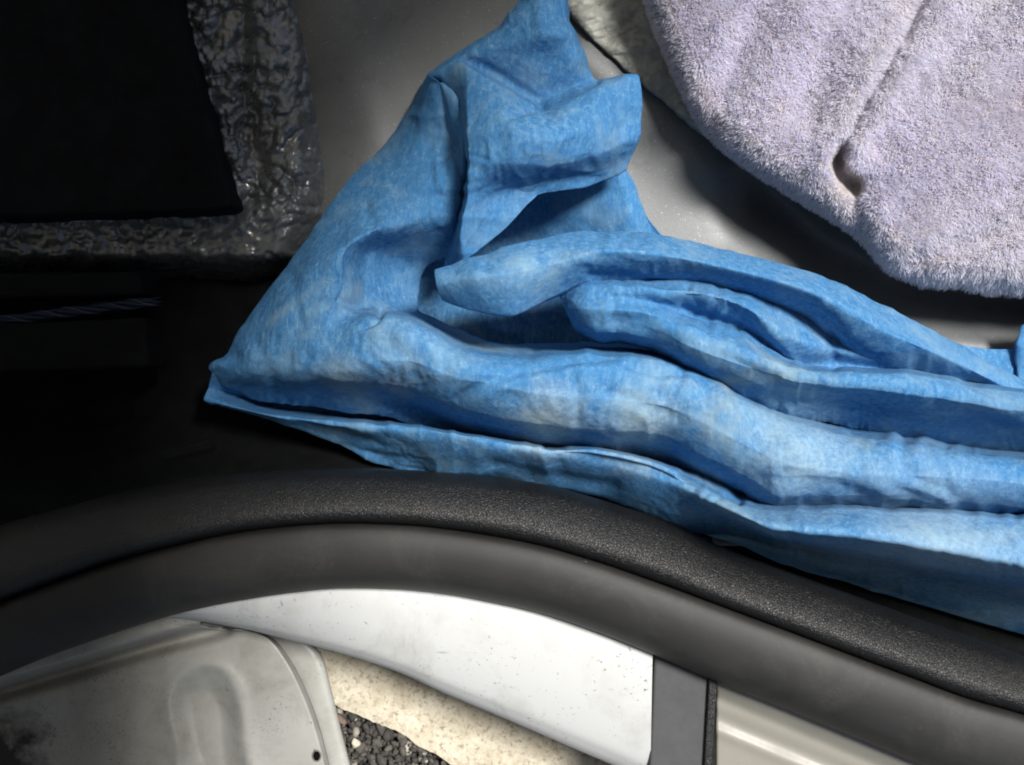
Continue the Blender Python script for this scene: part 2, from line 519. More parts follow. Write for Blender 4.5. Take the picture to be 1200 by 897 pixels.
def field(px0, px1, py0, py1, nx, ny, zf):
    X, Y = np.meshgrid(np.linspace(px0, px1, nx), np.linspace(py0, py1, ny), indexing='ij')
    return lift(X, Y, zf(X, Y))

def floor_z(X, Y, step=32):
    z = -70 + 1.2*fbm(X/160, Y/160, seed=3, octv=2)
    z = z + 9*np.exp(-(linedist(X, Y, [(330, -100), (400, 40), (430, 160), (420, 260)])/60)**2)       # pressed swage
    z = z + 6*np.exp(-(linedist(X, Y, [(680, 60), (790, 160), (860, 210), (900, 300)])/38)**2)
    z = z - 24*np.exp(-(linedist(X, Y, [(900, 235), (960, 285), (1040, 325), (1180, 350)])/45)**2)    # gutter under the towel
    z = z + 10*np.exp(-(linedist(X, Y, [(1060, 400), (1250, 395)])/30)**2)
    z = z - step*sst(296, 330, Y)*sst(850, 780, X)
    z = z - (step > 0)*30*sst(200, 235, Y)*sst(330, 296, Y)*sst(470, 520, X)*sst(715, 660, X)                    # step down to the lining
    z = z - 34*sst(585, 618, Y)*sst(700, 760, X)
    return z
solid(sheets('floor_panel', [field(-300, 1600, -350, 640, 260, 150, floor_z)], MAT['floor'], car), .002)

SEAM = [(198, -60), (205, 0), (238, 118), (272, 238)]
RIM = [(325, -70), (338, 0), (352, 60), (366, 150), (374, 200), (372, 250), (350, 300), (300, 340)]
def sealant_z(X, Y):
    rx = np.interp(Y, [p[1] for p in RIM], [p[0] for p in RIM])
    edge = sst(26, -34, X - rx)                                    # 1 inside the strip
    low = sst(378, 292, Y)
    m = edge * low
    d = linedist(X, Y, [(283, -60), (285, 60), (290, 150), (302, 205), (296, 235)])
    prof = 10 - 6*np.exp(-(d/11)**2)
    prof = prof + 4*np.exp(-(np.hypot(X-318, Y-252)/26)**2)
    bub = .75 - 1.7*worley(X/11.5 + .3*vnoise(X/20, Y/20), Y/11.5, 3)**2
    bub2 = .6 - 1.4*worley(X/5.5, Y/5.5, 9)**2
    side = sst(245, 275, Y)                                        # lower arm: smoother, smeared
    amp = (1.5 - .8*side) * (.45 + .55*sst(-.3, .5, vnoise(X/45, Y/45, seed=8)))
    swirl = .7*np.sin(np.hypot(X-310, Y-248)/2.6 + 2.5*vnoise(X/16, Y/16, seed=2))*np.exp(-(np.hypot(X-310, Y-248)/34)**2)
    lump = 1.6*fbm(X/22, Y/22, seed=12, octv=3)
    arm = sst(290, 240, X)*side                                    # sags towards the dark left
    base = floor_z(X, Y, 0) - 1 - 48*sst(296, 352, Y)
    return base - 4*(1-m) + m*(7 + prof*.8 + amp*bub*2 + .3*amp*bub2 + lump + swirl) - 6*arm
sheets('sealant_strip', [field(-120, 400, -90, 385, 420, 390, sealant_z)], MAT['sealant'], car)['label'] = 'lumpy glossy black sealant round the black panel'

# dark plastic tray on the left, with two short slots
def tray_z(X, Y):
    z = -96 + 66*sst(450, 620, Y)**1.4 + .5*fbm(X/60, Y/60, seed=21, octv=3)
    for a, b in (((98, 502), (150, 489)), ((193, 537), (247, 524))):
        d = linedist(X, Y, [a, b]); z = z - 3.5*sst(6, 1.5, d) + .8*np.exp(-((d-8)/3)**2)
    return z
solid(sheets('side_trim', [field(-300, 640, 312, 640, 420, 150, tray_z)], MAT['dark'], car), .002)['label'] = 'matt black side lining with two short slots'

# strings of the trim roll, the rubber seal and the sill, left to right
N = 520
GRO = spline([(-90, 742), (-40, 722), (0, 707), (67, 682), (134, 659), (200, 642), (267, 627), (334, 618), (400, 614), (450, 615), (500, 618), (567, 627), (634, 640), (700, 659), (750, 676), (800, 694), (867, 719), (934, 744), (1000, 769), (1067, 794), (1134, 819), (1200, 838), (1300, 870)], N)
LOW = spline([(-90, 832), (-40, 809), (0, 793), (50, 772), (100, 754), (150, 737), (200, 722), (250, 710), (300, 701), (350, 694), (400, 690), (467, 691), (520, 696), (567, 704), (634, 719), (700, 741), (768, 768), (843, 800), (934, 836), (1000, 863), (1077, 895), (1150, 925), (1260, 965)], N)
TOP = spline([(-110, 655), (-50, 634), (0, 617), (67, 598), (120, 584), (167, 574), (225, 563), (284, 556), (340, 552), (400, 551), (450, 552), (510, 555), (580, 560), (650, 572), (720, 592), (790, 615), (850, 646), (920, 672), (1000, 701), (1100, 737), (1200, 772), (1320, 814)], N)
def band(A, B, rows):
    """rows: (t from A to B, z mm); one string each"""
    out = []
    for t, z in rows:
        P = A*(1-t) + B*t
        out.append(np.c_[P, np.full(N, float(z))])
    return np.array(out)
def world(G): return lift(G[..., 0], G[..., 1], G[..., 2])
trim = loft(band(TOP, GRO, [(-.05, -60), (-.02, -40), (.0, -26), (.14, -15), (.34, -8.5), (.56, -4.2), (.76, -2.4), (.90, -4.0), (.97, -9), (1.0, -16)]), 60, N)
W = world(trim)
W = W + normals(W)*(np.sign(normals(W)[..., 2:3]))*.00013*vnoise(trim[..., 0]/2.2, trim[..., 1]/2.2, seed=5)[..., None]
sheets('sill_trim', [W], MAT['grain'], car)['label'] = 'rounded black trim with leather grain'
seal = loft(band(GRO, LOW, [(-.015, -22), (.0, -12), (.05, -7), (.16, -4.9), (.34, -4.0), (.52, -4.3), (.68, -5.6), (.82, -8.2), (.92, -12.5), (.985, -18), (1.0, -25), (.97, -34)]), 70, N)
sheets('door_seal', [world(seal)], MAT['rubber'], car)['label'] = 'smooth dark rubber seal following the trim'

# white sill between the seal and the pavement
x = np.linspace(0, 1, 160)
su = spline([(120, 735), (200, 712), (280, 692), (400, 675), (520, 682), (640, 705), (700, 725), (765, 750)], 160)
sl = spline([(130, 718), (205, 724), (284, 737), (334, 749), (400, 766), (467, 788), (517, 811), (600, 846), (667, 875), (714, 895), (762, 917)], 160)
sill = [np.c_[su*(1-t) + sl*t, np.full(160, float(z))] for t, z in ((0, -32), (.08, -27), (.3, -25.5), (.6, -27.5), (.85, -32), (.94, -36.0), (.985, -40), (1.0, -44), (.985, -46.5), (.93, -47))]
sheets('sill', [world(loft(sill, 60, 160))], MAT['sill'], car)['label'] = 'sunlit white painted sill'

# inner panel (lower left): flat pressing with a raised channel, folded rim and a hole
PR = spline([(240, 733), (285, 738), (318, 747), (342, 776), (360, 812), (374, 850), (386, 897), (402, 980)], 80)
def inner_z(X, Y):
    edge = np.interp(Y, PR[:, 1], PR[:, 0])
    z = -62 + 1.0*fbm(X/120, Y/120, seed=31, octv=2)
    gl = [(-160, 862), (0, 812), (110, 780), (190, 756), (262, 738)]
    d = linedist(X, Y, gl)
    above = Y < np.interp(X, [p[0] for p in gl], [p[1] for p in gl])
    z = z - 8*np.exp(-(d/9)**2) + np.where(above, 20*sst(4, 16, d), 0)
    # pressed U channel
    u = linedist(X, Y, [(240, 822), (252, 900), (262, 1000)])
    z = z - 8*sst(42, 12, u + 3*vnoise(X/30, Y/30, seed=6)) + 1.4*np.exp(-((u-42)/10)**2)
    z = z - 3*sst(150, 20, X) * sst(800, 860, Y)
    r = np.clip(edge - X, 0, 99)
    return z - 9*sst(7, 0, r)
IW = field(-260, 400, 700, 1000, 300, 200, inner_z)
X, Y = np.meshgrid(np.linspace(-260, 400, 300), np.linspace(700, 1000, 200), indexing='ij')
Xe = np.interp(Y, PR[:, 1], PR[:, 0]); Xe = np.where(Y < 733, 235, Xe)
T = (X+260)/660
Xn = -260 + T**.75*(Xe+260)
IW = lift(Xn, Y, inner_z(Xn, Y))
panel = bpy.data.objects.new('door_frame', None)
o = sheets('door_frame', [IW], MAT['inner'], car); solid(o, .0015)
o['label'] = 'dull silver painted inner panel with a pressed channel, dirty on the left'
t_ = np.linspace(0, 2*math.pi, 33)[:-1]
c0 = lift(371, 886, -68.0)
# hole: a short black tube whose mouth stands a hair proud of the paint
hz = inner_z(np.array([371.]), np.array([886.]))[0]
hv = np.concatenate([lift(371+5.6*np.cos(t_), 886+7.0*np.sin(t_), hz+.35), lift(371+4.6*np.cos(t_), 886+6.0*np.sin(t_), hz-.2), lift(371+4.4*np.cos(t_), 886+5.8*np.sin(t_), hz+.02)*[1, 1, 1]])
hf = [(i, (i+1) % 32, 32+(i+1) % 32, 32+i) for i in range(32)] + [(32+i, 32+(i+1) % 32, 64+(i+1) % 32, 64+i) for i in range(32)]
ho = raw_mesh('drain_hole', hv, np.array(hf), MAT['hole'], o)
bm = bmesh.new(); bm.from_mesh(ho.data); bm.verts.ensure_lookup_table(); bm.faces.new([bm.verts[64+i] for i in range(32)]); bm.to_mesh(ho.data); bm.free()
# flange beside it, one level lower
fl = [np.c_[spline([(300, 735), (326, 770), (350, 815), (366, 860), (380, 905), (398, 985)], 60), np.full(60, -80.)],
      np.c_[spline([(330, 742), (352, 775), (368, 815), (382, 860), (394, 905), (414, 985)], 60), np.full(60, -78.)],
      np.c_[spline([(352, 746), (374, 768), (386, 806), (397, 850), (410, 900), (432, 985)], 60), np.full(60, -80.)],
      np.c_[spline([(353, 746), (376, 766), (387, 806), (398, 850), (411, 900), (433, 985)], 60), np.full(60, -92.)]]
sheets('flange', [world(loft(fl, 24, 60))], MAT['inner'], car)

# dark strip and cream step panel at lower right
prism('pillar_strip', [(768, 740), (763, 850), (758, 960), (826, 960), (836, 850), (841, 770), (800, 745)], -30, -60, MAT['strip'], car, 1.2)['label'] = 'dark grey plastic strip'
prism('strip_edge', [(832, 780), (828, 850), (822, 960), (829, 960), (837, 860), (842, 785)], -27.5, -60, MAT['grain'], car, .6)
def step_z(X, Y):
    d = (Y - (795 + (X-840)*.42))
    z = -33 - 4*sst(-6, 12, d-14) - .04*np.maximum(d, 0)
    z = z - 60*sst(-28, -60, d) - 1.2*np.exp(-((d-46)/9)**2) + .8*np.exp(-((d-62)/7)**2) + .5*vnoise(X/80, Y/60, seed=4)
    return z
solid(sheets('step_panel', [field(840, 1330, 770, 1010, 160, 120, step_z)], MAT['step'], car), .002)['label'] = 'cream painted step panel'

solid(sheets('gap_shade_sheet', [field(640, 1500, 600, 835, 40, 12, lambda X, Y: -108 + 0*X)], MAT['dark'], car), .002)  # black sheet added in place of the deep shade along the trim

# unseen car roof over the left half, added and cut to cast shade there
rp = [(-.9, -.60), (.09, -.60), (.09, .01), (.09, .10), (.09, .15), (.095, .19), (.126, .225), (.16, .262), (.20, .297), (.243, .332), (.30, .40), (.40, .60), (.6, .9), (-.9, .9)]
bm = bmesh.new()
rv = [bm.verts.new((a, b, .50)) for a, b in rp]; rt = [bm.verts.new((a, b, .53)) for a, b in rp]
bm.faces.new(rv); bm.faces.new(rt[::-1])
for i in range(len(rp)): bm.faces.new((rv[i], rt[i], rt[(i+1) % len(rp)], rv[(i+1) % len(rp)]))
bmesh.ops.recalc_face_normals(bm, faces=bm.faces)
me = bpy.data.meshes.new('shade_roof'); bm.to_mesh(me); bm.free(); me.materials.append(MAT['liner'])
ro = bpy.data.objects.new('shade_roof', me); COL.objects.link(ro); ro.parent = car

# ------------------------------------------------------------------ black panel and the dark things on the left
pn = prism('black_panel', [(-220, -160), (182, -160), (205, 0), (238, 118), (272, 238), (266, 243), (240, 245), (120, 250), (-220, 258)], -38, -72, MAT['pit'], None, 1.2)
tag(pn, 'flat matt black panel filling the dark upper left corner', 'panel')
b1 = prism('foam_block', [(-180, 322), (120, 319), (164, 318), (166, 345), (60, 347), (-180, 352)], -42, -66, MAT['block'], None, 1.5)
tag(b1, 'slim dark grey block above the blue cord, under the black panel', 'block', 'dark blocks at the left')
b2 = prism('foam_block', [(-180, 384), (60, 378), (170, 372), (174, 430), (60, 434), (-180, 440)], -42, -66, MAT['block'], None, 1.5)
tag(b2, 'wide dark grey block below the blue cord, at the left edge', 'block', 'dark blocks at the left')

cord = thing('cord', 'twisted navy blue cord with white glints between two dark blocks', 'cord', tuple(lift(90, 364, -50)))
def strand(phase, rad, tube, mat, name):
    n = 160; t = np.linspace(0, 1, n)
    px = -60 + 250*t; py = 386 - 34*t**.9
    C = lift(px, py, -46)
    a = phase + t*2*math.pi*3.4
    C = C + np.stack([0*a, np.cos(a)*rad, np.sin(a)*rad], -1)
    T_ = np.gradient(C, axis=0); T_ /= np.linalg.norm(T_, axis=1, keepdims=True)
    U = np.cross(T_, [0, 0, 1.]); U /= np.linalg.norm(U, axis=1, keepdims=True); Z = np.cross(U, T_)
    taper = np.clip((1-t)*14, .05, 1)[:, None, None]
    k = np.linspace(0, 2*math.pi, 11)
    W = C[:, None] + tube*taper*(U[:, None]*np.cos(k)[None, :, None] + Z[:, None]*np.sin(k)[None, :, None])
    o = sheets(name, [W - np.array(cord.location)], MAT[mat], cord)
for k in range(3): strand(k*2.09, .0012, .0013, 'navy', 'strand')
strand(1.05, .0021, .0005, 'white', 'tracer'); strand(3.6, .0021, .0004, 'white', 'tracer')

# ------------------------------------------------------------------ insulation mat under the towel
ml = spline([(640, -60), (655, -6), (668, 16), (690, 42), (722, 72), (762, 107), (800, 140), (828, 162), (900, 190)], 220)
ml = ml + np.c_[np.zeros(220), 1.6*vnoise(np.arange(220)/5., np.zeros(220), seed=3)]
rows = []
for k, (d, z) in enumerate([(2.5, -70), (.5, -66.5), (0, -63), (-2, -60.5)] + [(-2-6*q, -60.3) for q in range(1, 45)]):
    P = np.c_[ml[:, 0] - d*.72, ml[:, 1] + d*.72]
    P = P if k < 4 else np.c_[ml[:, 0] - d*1.1, ml[:, 1] + d*.35]
    z = z + (0 if k < 3 else 1)*(.5*fbm(P[:, 0]/5, P[:, 1]/5, seed=24, octv=2) + 1.0*fbm(P[:, 0]/14, P[:, 1]/14, seed=14, octv=4) + 1.5*vnoise(P[:, 0]/60, P[:, 1]/60, seed=4))
    rows.append(np.c_[P, np.zeros(220) + z])
mat = sheets('insulation_mat', [world(np.array(rows))], MAT['foil'])
tag(mat, 'crinkled pale grey insulation mat edge showing beside the lilac towel', 'mat')

# ------------------------------------------------------------------ blue cloth
CREASES = [  # (line, depth mm, width px)
    ([(546, 69), (566, 78), (590, 92), (612, 107), (634, 121)], 2.4, 6),
    ([(596, 137), (618, 132), (640, 126), (670, 110), (698, 96)], 2.2, 6),
    ([(640, 128), (652, 150), (648, 165)], 1.3, 8),
    ([(595, 138), (625, 132), (645, 150)], -1.0, 12),
    ([(512, 98), (520, 130), (531, 172), (543, 212)], 2.0, 5),
    ([(466, 228), (500, 230), (545, 228)], 1.4, 6), ([(430, 245), (440, 275), (432, 300)], 1.4, 7),
    ([(405, 290), (408, 320), (402, 345), (384, 360)], 1.6, 6),
    ([(428, 382), (438, 376), (446, 364)], 3.0, 5), ([(395, 352), (412, 358), (430, 358)], 1.6, 5),
    ([(372, 300), (360, 340), (330, 380)], -1.0, 12), ([(345, 330), (352, 380), (340, 420)], .9, 7),
    ([(300, 400), (318, 430), (322, 452)], .9, 6),
    ([(530, 472), (560, 452), (610, 438), (670, 426), (720, 418)], 1.6, 6),
    ([(535, 480), (565, 462), (615, 446), (680, 432)], -1.0, 9),
    ([(672, 440), (678, 462), (676, 492)], 1.1, 6), ([(735, 428), (768, 438), (800, 436)], 1.8, 6),
    ([(715, 460), (745, 470), (772, 482), (790, 490)], 1.2, 8), ([(782, 466), (792, 458), (798, 444)], 1.0, 5),
    ([(455, 400), (480, 425), (492, 452)], 1.0, 8), ([(470, 392), (520, 420), (560, 432)], -.9, 10),
    ([(800, 557), (826, 566), (850, 578), (868, 586)], 3.0, 5),
    ([(640, 524), (700, 537), (760, 550), (812, 572)], 2.2, 5), ([(580, 545), (640, 556), (720, 570)], 1.3, 7),
    ([(870, 570), (920, 556), (980, 566), (1040, 588)], 1.4, 10), ([(960, 560), (1060, 570), (1200, 582)], -1.2, 14),
    ([(693, 323), (735, 324), (768, 334), (806, 336)], 1.6, 5), ([(760, 330), (830, 345), (880, 372)], 1.0, 7),
    ([(800, 364), (835, 372), (866, 383)], 2.2, 5), ([(980, 372), (1010, 400), (1060, 425)], -1.3, 12),
    ([(973, 372), (978, 400), (977, 426)], 1.6, 7), ([(900, 382), (922, 406), (932, 424)], -1.2, 6),
    ([(720, 350), (760, 358), (800, 356)], .9, 7), ([(720, 376), (760, 372), (790, 380)], .8, 7),
    ([(1100, 476), (1150, 486), (1200, 505)], 1.0, 8), ([(560, 310), (600, 318), (640, 312)], .6, 9),
    ([(1130, 445), (1170, 462), (1210, 490)], 1.2, 8), ([(850, 420), (900, 442), (960, 452)], 1.0, 9),
    ([(400, 520), (440, 530), (480, 536)], .8, 5), ([(900, 640), (1000, 655), (1200, 690)], .6, 9)]
def cloth_patch(grid, mu, mv, wr=1., seed=0, fu=.12, fv=.5):
    G = loft(grid, mu, mv, fu, fv)
    X, Y = G[..., 0], G[..., 1]
    d = np.zeros(X.shape)
    for line, dep, wd in CREASES:
        d -= dep*np.exp(-(linedist(X, Y, line)/wd)**2)
    rid = lambda s, q: 1-2*np.abs(vnoise(X/s + .5*vnoise(X/s, Y/s, seed=q+9), Y/s, seed=q))
    fac = lambda s, q: .5-np.abs(((X*math.cos(q*2.4)+Y*math.sin(q*2.4))/s + 1.1*vnoise(X/(1.3*s), Y/(1.3*s), seed=q) + q*.37) % 1 - .5)*2
    wrk = .55*rid(46, seed+1) + .26*rid(21, seed+2) + .09*rid(10, seed+3)
    wrk = wrk + 1.7*fac(128, seed+11)*sst(-.4, .4, vnoise(X/140, Y/140, seed=seed+31)) + .22*fac(17, seed+9)*sst(0, .5, vnoise(X/60, Y/60, seed=seed+24)) + 1.0*fac(74, seed+1)*sst(-.2, .5, vnoise(X/110, Y/110, seed=seed+21)) + .85*fac(52, seed+4)*sst(-.1, .5, vnoise(X/90, Y/90, seed=seed+22)) + .5*fac(31, seed+7)*sst(0, .5, vnoise(X/70, Y/70, seed=seed+23))
    wrk = wrk*(.5 + .7*sst(-.4, .5, vnoise(X/90, Y/90, seed=seed+6)))
    W = world(G); n = normals(W); n = n*np.where(n[..., 2:3].mean() < 0, -1, 1)
    return W + n*((d*.9 + wr*wrk)/1000)[..., None]
# left sheet running down and turning right into the long roll
AD = [[(515, 92, -62), (504, 86, -46), (507, 90, -37), (511, 95, -35), (522, 98, -36), (540, 100, -45)],
      [(495, 140, -64), (476, 133, -50), (494, 131, -43), (517, 128, -38), (537, 120, -32), (552, 125, -42)],
      [(470, 180, -64), (448, 174, -51), (486, 172, -43), (527, 170, -41), (543, 165, -33), (556, 170, -44)],
      [(432, 220, -64), (410, 209, -52), (458, 212, -41), (508, 207, -37), (541, 208, -35), (556, 215, -50)],
      [(400, 268, -64), (374, 260, -51), (420, 255, -38), (468, 252, -34), (525, 258, -40), (552, 278, -57)],
      [(362, 322, -64), (335, 316, -50), (372, 303, -34), (407, 290, -27), (436, 296, -46), (500, 312, -66)],
      [(322, 378, -64), (293, 370, -50), (345, 347, -34), (400, 338, -28), (428, 345, -46), (490, 345, -67)],
      [(300, 425, -64), (262, 416, -52), (322, 392, -36), (382, 376, -28), (430, 366, -36), (490, 362, -62)],
      [(290, 462, -64), (249, 436, -52), (316, 420, -37), (386, 408, -25), (447, 367, -22), (495, 368, -60)],
      [(370, 478, -67), (330, 455, -52), (378, 442, -30), (425, 420, -19), (475, 377, -18), (510, 374, -60)],
      [(432, 484, -67), (425, 462, -50), (448, 447, -26), (482, 424, -14), (510, 394, -18), (535, 386, -60)],
      [(492, 500, -67), (487, 478, -48), (500, 463, -24), (528, 440, -11), (560, 414, -16), (580, 402, -60)],
      [(560, 516, -64), (549, 504, -42), (568, 484, -17), (598, 455, -7), (620, 420, -14), (635, 404, -60)],
      [(632, 530, -60), (625, 520, -36), (640, 498, -15), (663, 465, -6), (690, 415, -11), (702, 402, -58)],
      [(712, 536, -56), (703, 523, -32), (715, 502, -14), (735, 470, -6), (776, 423, -11), (782, 410, -52)],
      [(788, 552, -52), (775, 532, -28), (785, 513, -14), (805, 485, -6), (832, 450, -11), (840, 436, -50)],
      [(850, 588, -46), (840, 565, -24), (850, 545, -12), (870, 520, -5), (900, 484, -11), (910, 468, -50)],
      [(905, 606, -42), (895, 594, -20), (905, 576, -10), (930, 545, -3), (975, 508, -10), (985, 492, -48)],
      [(992, 606, -40), (990, 598, -18), (995, 582, -9), (1020, 555, -2), (1080, 524, -8), (1090, 508, -45)],
      [(1102, 612, -38), (1100, 604, -16), (1105, 585, -8), (1130, 560, -1), (1160, 535, -7), (1165, 520, -43)],
      [(1250, 620, -36), (1250, 612, -14), (1250, 595, -7), (1250, 572, -1), (1250, 545, -7), (1250, 530, -42)]]
# upper flap with its pointed corner at the right
B = [[(640, -40, -40), (644, -40, -36), (647, -40, -34), (650, -40, -33), (654, -40, -33), (658, -40, -35), (660, -40, -40)],
     [(596, 18, -40), (602, 18, -34), (612, 18, -31), (632, 18, -29), (650, 20, -30), (662, 22, -33), (667, 24, -40)],
     [(586, 31, -40), (592, 32, -33), (608, 36, -29), (634, 40, -26), (655, 43, -27), (668, 42, -32), (674, 42, -40)],
     [(545, 57, -41), (553, 58, -35), (572, 58, -33), (612, 68, -33), (650, 76, -33), (676, 74, -33), (687, 70, -41)],
     [(504, 86, -42), (516, 84, -36), (545, 71, -34), (590, 92, -38), (633, 116, -40), (676, 99, -38), (697, 90, -44)],
     [(505, 92, -40), (520, 92, -34), (546, 77, -25), (588, 98, -24), (637, 124, -27), (695, 99, -28), (722, 91, -36)],
     [(516, 110, -41), (530, 106, -34), (547, 96, -24), (590, 114, -20), (639, 132, -25), (699, 106, -26), (746, 89, -31)],
     [(520, 130, -42), (536, 118, -35), (547, 112, -24), (592, 127, -18), (641, 140, -22), (703, 118, -24), (749, 96, -31)],
     [(530, 170, -44), (540, 160, -36), (547, 150, -24), (600, 156, -15), (650, 166, -18), (706, 142, -25), (752, 122, -33)],
     [(536, 205, -46), (542, 200, -37), (547, 192, -25), (598, 190, -22), (648, 192, -26), (706, 178, -31), (750, 156, -37)],
     [(538, 240, -50), (542, 240, -40), (547, 235, -30), (588, 222, -38), (640, 210, -39), (704, 200, -42), (740, 182, -43)],
     [(528, 290, -52), (532, 290, -44), (540, 275, -34), (584, 248, -40), (632, 226, -42), (692, 217, -45), (734, 197, -46)],
     [(524, 312, -54), (530, 312, -46), (545, 305, -40), (588, 272, -42), (630, 228, -42), (690, 219, -46), (733, 199, -47)]]
# pointed flap and the uppermost fold running right
C1 = [[(516, 324, -34), (510, 319, -22), (512, 334, -17), (519, 351, -20), (527, 350, -28)],
      [(565, 312, -36), (560, 299, -20), (560, 325, -8), (557, 363, -16), (566, 360, -26)],
      [(605, 302, -38), (605, 287, -18), (608, 318, -3), (603, 368, -11), (612, 360, -24)],
      [(650, 296, -40), (650, 278, -17), (655, 308, -1), (652, 346, -9), (662, 345, -24)],
      [(700, 290, -42), (700, 271, -16), (702, 295, 1), (697, 325, -8), (705, 337, -22)],
      [(760, 292, -44), (762, 274, -16), (760, 297, 2), (758, 328, -8), (762, 342, -22)],
      [(845, 312, -46), (850, 293, -18), (845, 312, 1), (838, 332, -9), (840, 348, -24)],
      [(950, 342, -48), (960, 324, -22), (950, 342, -2), (942, 360, -10), (938, 376, -26)],
      [(1040, 380, -50), (1050, 364, -26), (1036, 388, -6), (1015, 415, -16), (1008, 434, -32)],
      [(1110, 418, -52), (1120, 404, -30), (1110, 420, -16), (1095, 440, -24), (1088, 456, -38)],
      [(1190, 464, -54), (1206, 453, -36), (1195, 462, -28), (1185, 472, -30), (1180, 480, -42)]]
# folded lobe and the two folds that leave it
C2 = [[(668, 338, -26), (657, 345, -19), (659, 352, -17), (662, 362, -16), (667, 372, -17), (671, 380, -18), (677, 388, -21), (692, 385, -34)],
      [(705, 320, -20), (688, 335, -9), (688, 348, -5), (690, 362, -3), (694, 375, -5), (698, 386, -8), (705, 398, -14), (716, 388, -36)],
      [(765, 320, -18), (752, 338, -3), (752, 352, -2), (756, 367, 1), (759, 382, -2), (762, 396, -7), (766, 411, -14), (772, 398, -38)],
      [(810, 322, -18), (812, 342, -1), (812, 370, -10), (812, 388, 1), (814, 408, 1), (814, 423, -5), (812, 438, -13), (820, 424, -40)],
      [(875, 338, -20), (870, 358, -2), (872, 386, -14), (872, 410, 1), (874, 432, 1), (874, 450, -6), (872, 469, -14), (880, 452, -42)],
      [(935, 355, -22), (925, 394, -9), (930, 424, -20), (932, 432, 1), (934, 448, 2), (936, 468, -8), (936, 490, -18), (940, 472, -44)],
      [(995, 385, -26), (990, 412, -20), (1000, 430, -24), (1002, 437, 1), (1005, 454, 3), (1005, 474, -10), (1005, 505, -24), (1008, 490, -46)],
      [(1080, 415, -30), (1080, 430, -26), (1080, 437, -26), (1080, 443, 0), (1080, 464, 3), (1075, 492, -10), (1080, 519, -28), (1082, 505, -48)],
      [(1160, 440, -32), (1160, 446, -30), (1160, 450, -28), (1160, 455, -1), (1160, 477, 3), (1158, 505, -10), (1160, 530, -28), (1162, 515, -48)],
      [(1250, 460, -34), (1250, 464, -32), (1250, 466, -30), (1250, 470, -2), (1250, 492, 2), (1250, 518, -10), (1250, 540, -28), (1250, 525, -48)]]
# front edge along the trim
FE = [[(249, 436, -53), (243, 453, -58), (240, 467, -56), (243, 469, -58), (246, 471, -60), (249, 472, -62), (262, 470, -68)],
      [(318, 452, -58), (312, 474, -84), (310, 484, -54), (316, 487, -50), (320, 491, -54), (322, 494, -58), (330, 490, -67)],
      [(405, 458, -66), (400, 488, -92), (400, 497, -44), (412, 503, -50), (405, 513, -56), (400, 521, -60), (405, 515, -66)],
      [(478, 470, -74), (470, 494, -92), (470, 502, -35), (478, 533, -48), (462, 540, -56), (452, 546, -60), (456, 540, -66)],
      [(532, 490, -76), (530, 503, -88), (530, 509, -24), (533, 553, -42), (522, 557, -50), (514, 559, -54), (516, 552, -62)],
      [(622, 508, -66), (620, 518, -66), (620, 525, -17), (628, 546, -26), (625, 562, -40), (622, 568, -46), (624, 560, -60)],
      [(702, 512, -62), (702, 524, -60), (702, 529, -15), (705, 545, -20), (705, 572, -36), (705, 582, -44), (705, 574, -60)],
      [(776, 526, -56), (776, 540, -48), (778, 546, -14), (780, 565, -14), (788, 600, -28), (790, 616, -42), (790, 606, -58)],
      [(840, 550, -58), (840, 564, -38), (845, 578, -12), (852, 596, 0), (856, 614, -32), (853, 634, -78), (850, 630, -92)],
      [(895, 574, -58), (895, 588, -36), (895, 599, -4), (905, 619, 6), (914, 636, -40), (918, 660, -92), (920, 656, -104)],
      [(990, 578, -58), (990, 592, -32), (1000, 598, 0), (1005, 630, 10), (1010, 658, -44), (1013, 688, -98), (1015, 684, -106)],
      [(1100, 582, -58), (1100, 596, -30), (1100, 603, 2), (1105, 646, 12), (1110, 683, -44), (1113, 718, -98), (1115, 714, -106)],
      [(1250, 592, -58), (1250, 606, -28), (1250, 613, 4), (1250, 672, 13), (1250, 716, -44), (1250, 758, -98), (1250, 752, -106)]]
# what lies at the bottom of the hollows
BASE = [[(405, 262, -58), (405, 320, -58), (400, 400, -62), (390, 455, -66)],
        [(500, 215, -60), (500, 300, -78), (490, 385, -86), (480, 480, -88)],
        [(590, 190, -62), (590, 290, -90), (580, 390, -94), (560, 505, -92)],
        [(690, 190, -56), (690, 275, -66), (680, 380, -94), (660, 520, -92)],
        [(735, 200, -54), (745, 280, -56), (750, 385, -92), (740, 525, -88)],
        [(771, 272, -61), (790, 320, -70), (810, 420, -84), (800, 540, -80)],
        [(880, 345, -62), (890, 370, -66), (900, 460, -74), (890, 560, -70)],
        [(1010, 385, -60), (1010, 400, -58), (1010, 480, -50), (1000, 580, -54)],
        [(1092, 401, -56), (1092, 412, -54), (1092, 480, -48), (1090, 590, -52)],
        [(1187, 409, -54), (1187, 418, -54), (1187, 480, -48), (1190, 600, -50)],
        [(1200, 380, -46), (1196, 412, -50), (1200, 480, -46), (1200, 600, -48)],
        [(1270, 376, -44), (1270, 410, -48), (1270, 480, -44), (1270, 600, -46)]]
def stand(grid, drop):
    """raise the folds off the floor; drop: {row: mm} lowers their undersides"""
    out = []
    for st in grid:
        q = []
        for j, (x, y, z) in enumerate(st):
            z = (-70 + (z + 70)*1.22 if z > -70 else z) - drop(x, y, j)
            q.append((x, y, max(z, -93) if y < 640 else z))
        out.append(q)
    return out
AD = stand(AD, lambda x, y, j: (0, 16*float(sst(400, 480, x)), 3*float(sst(400, 480, x)), 0, 0, 24*float(sst(500, 560, x))*float(sst(340, 380, y)))[j])
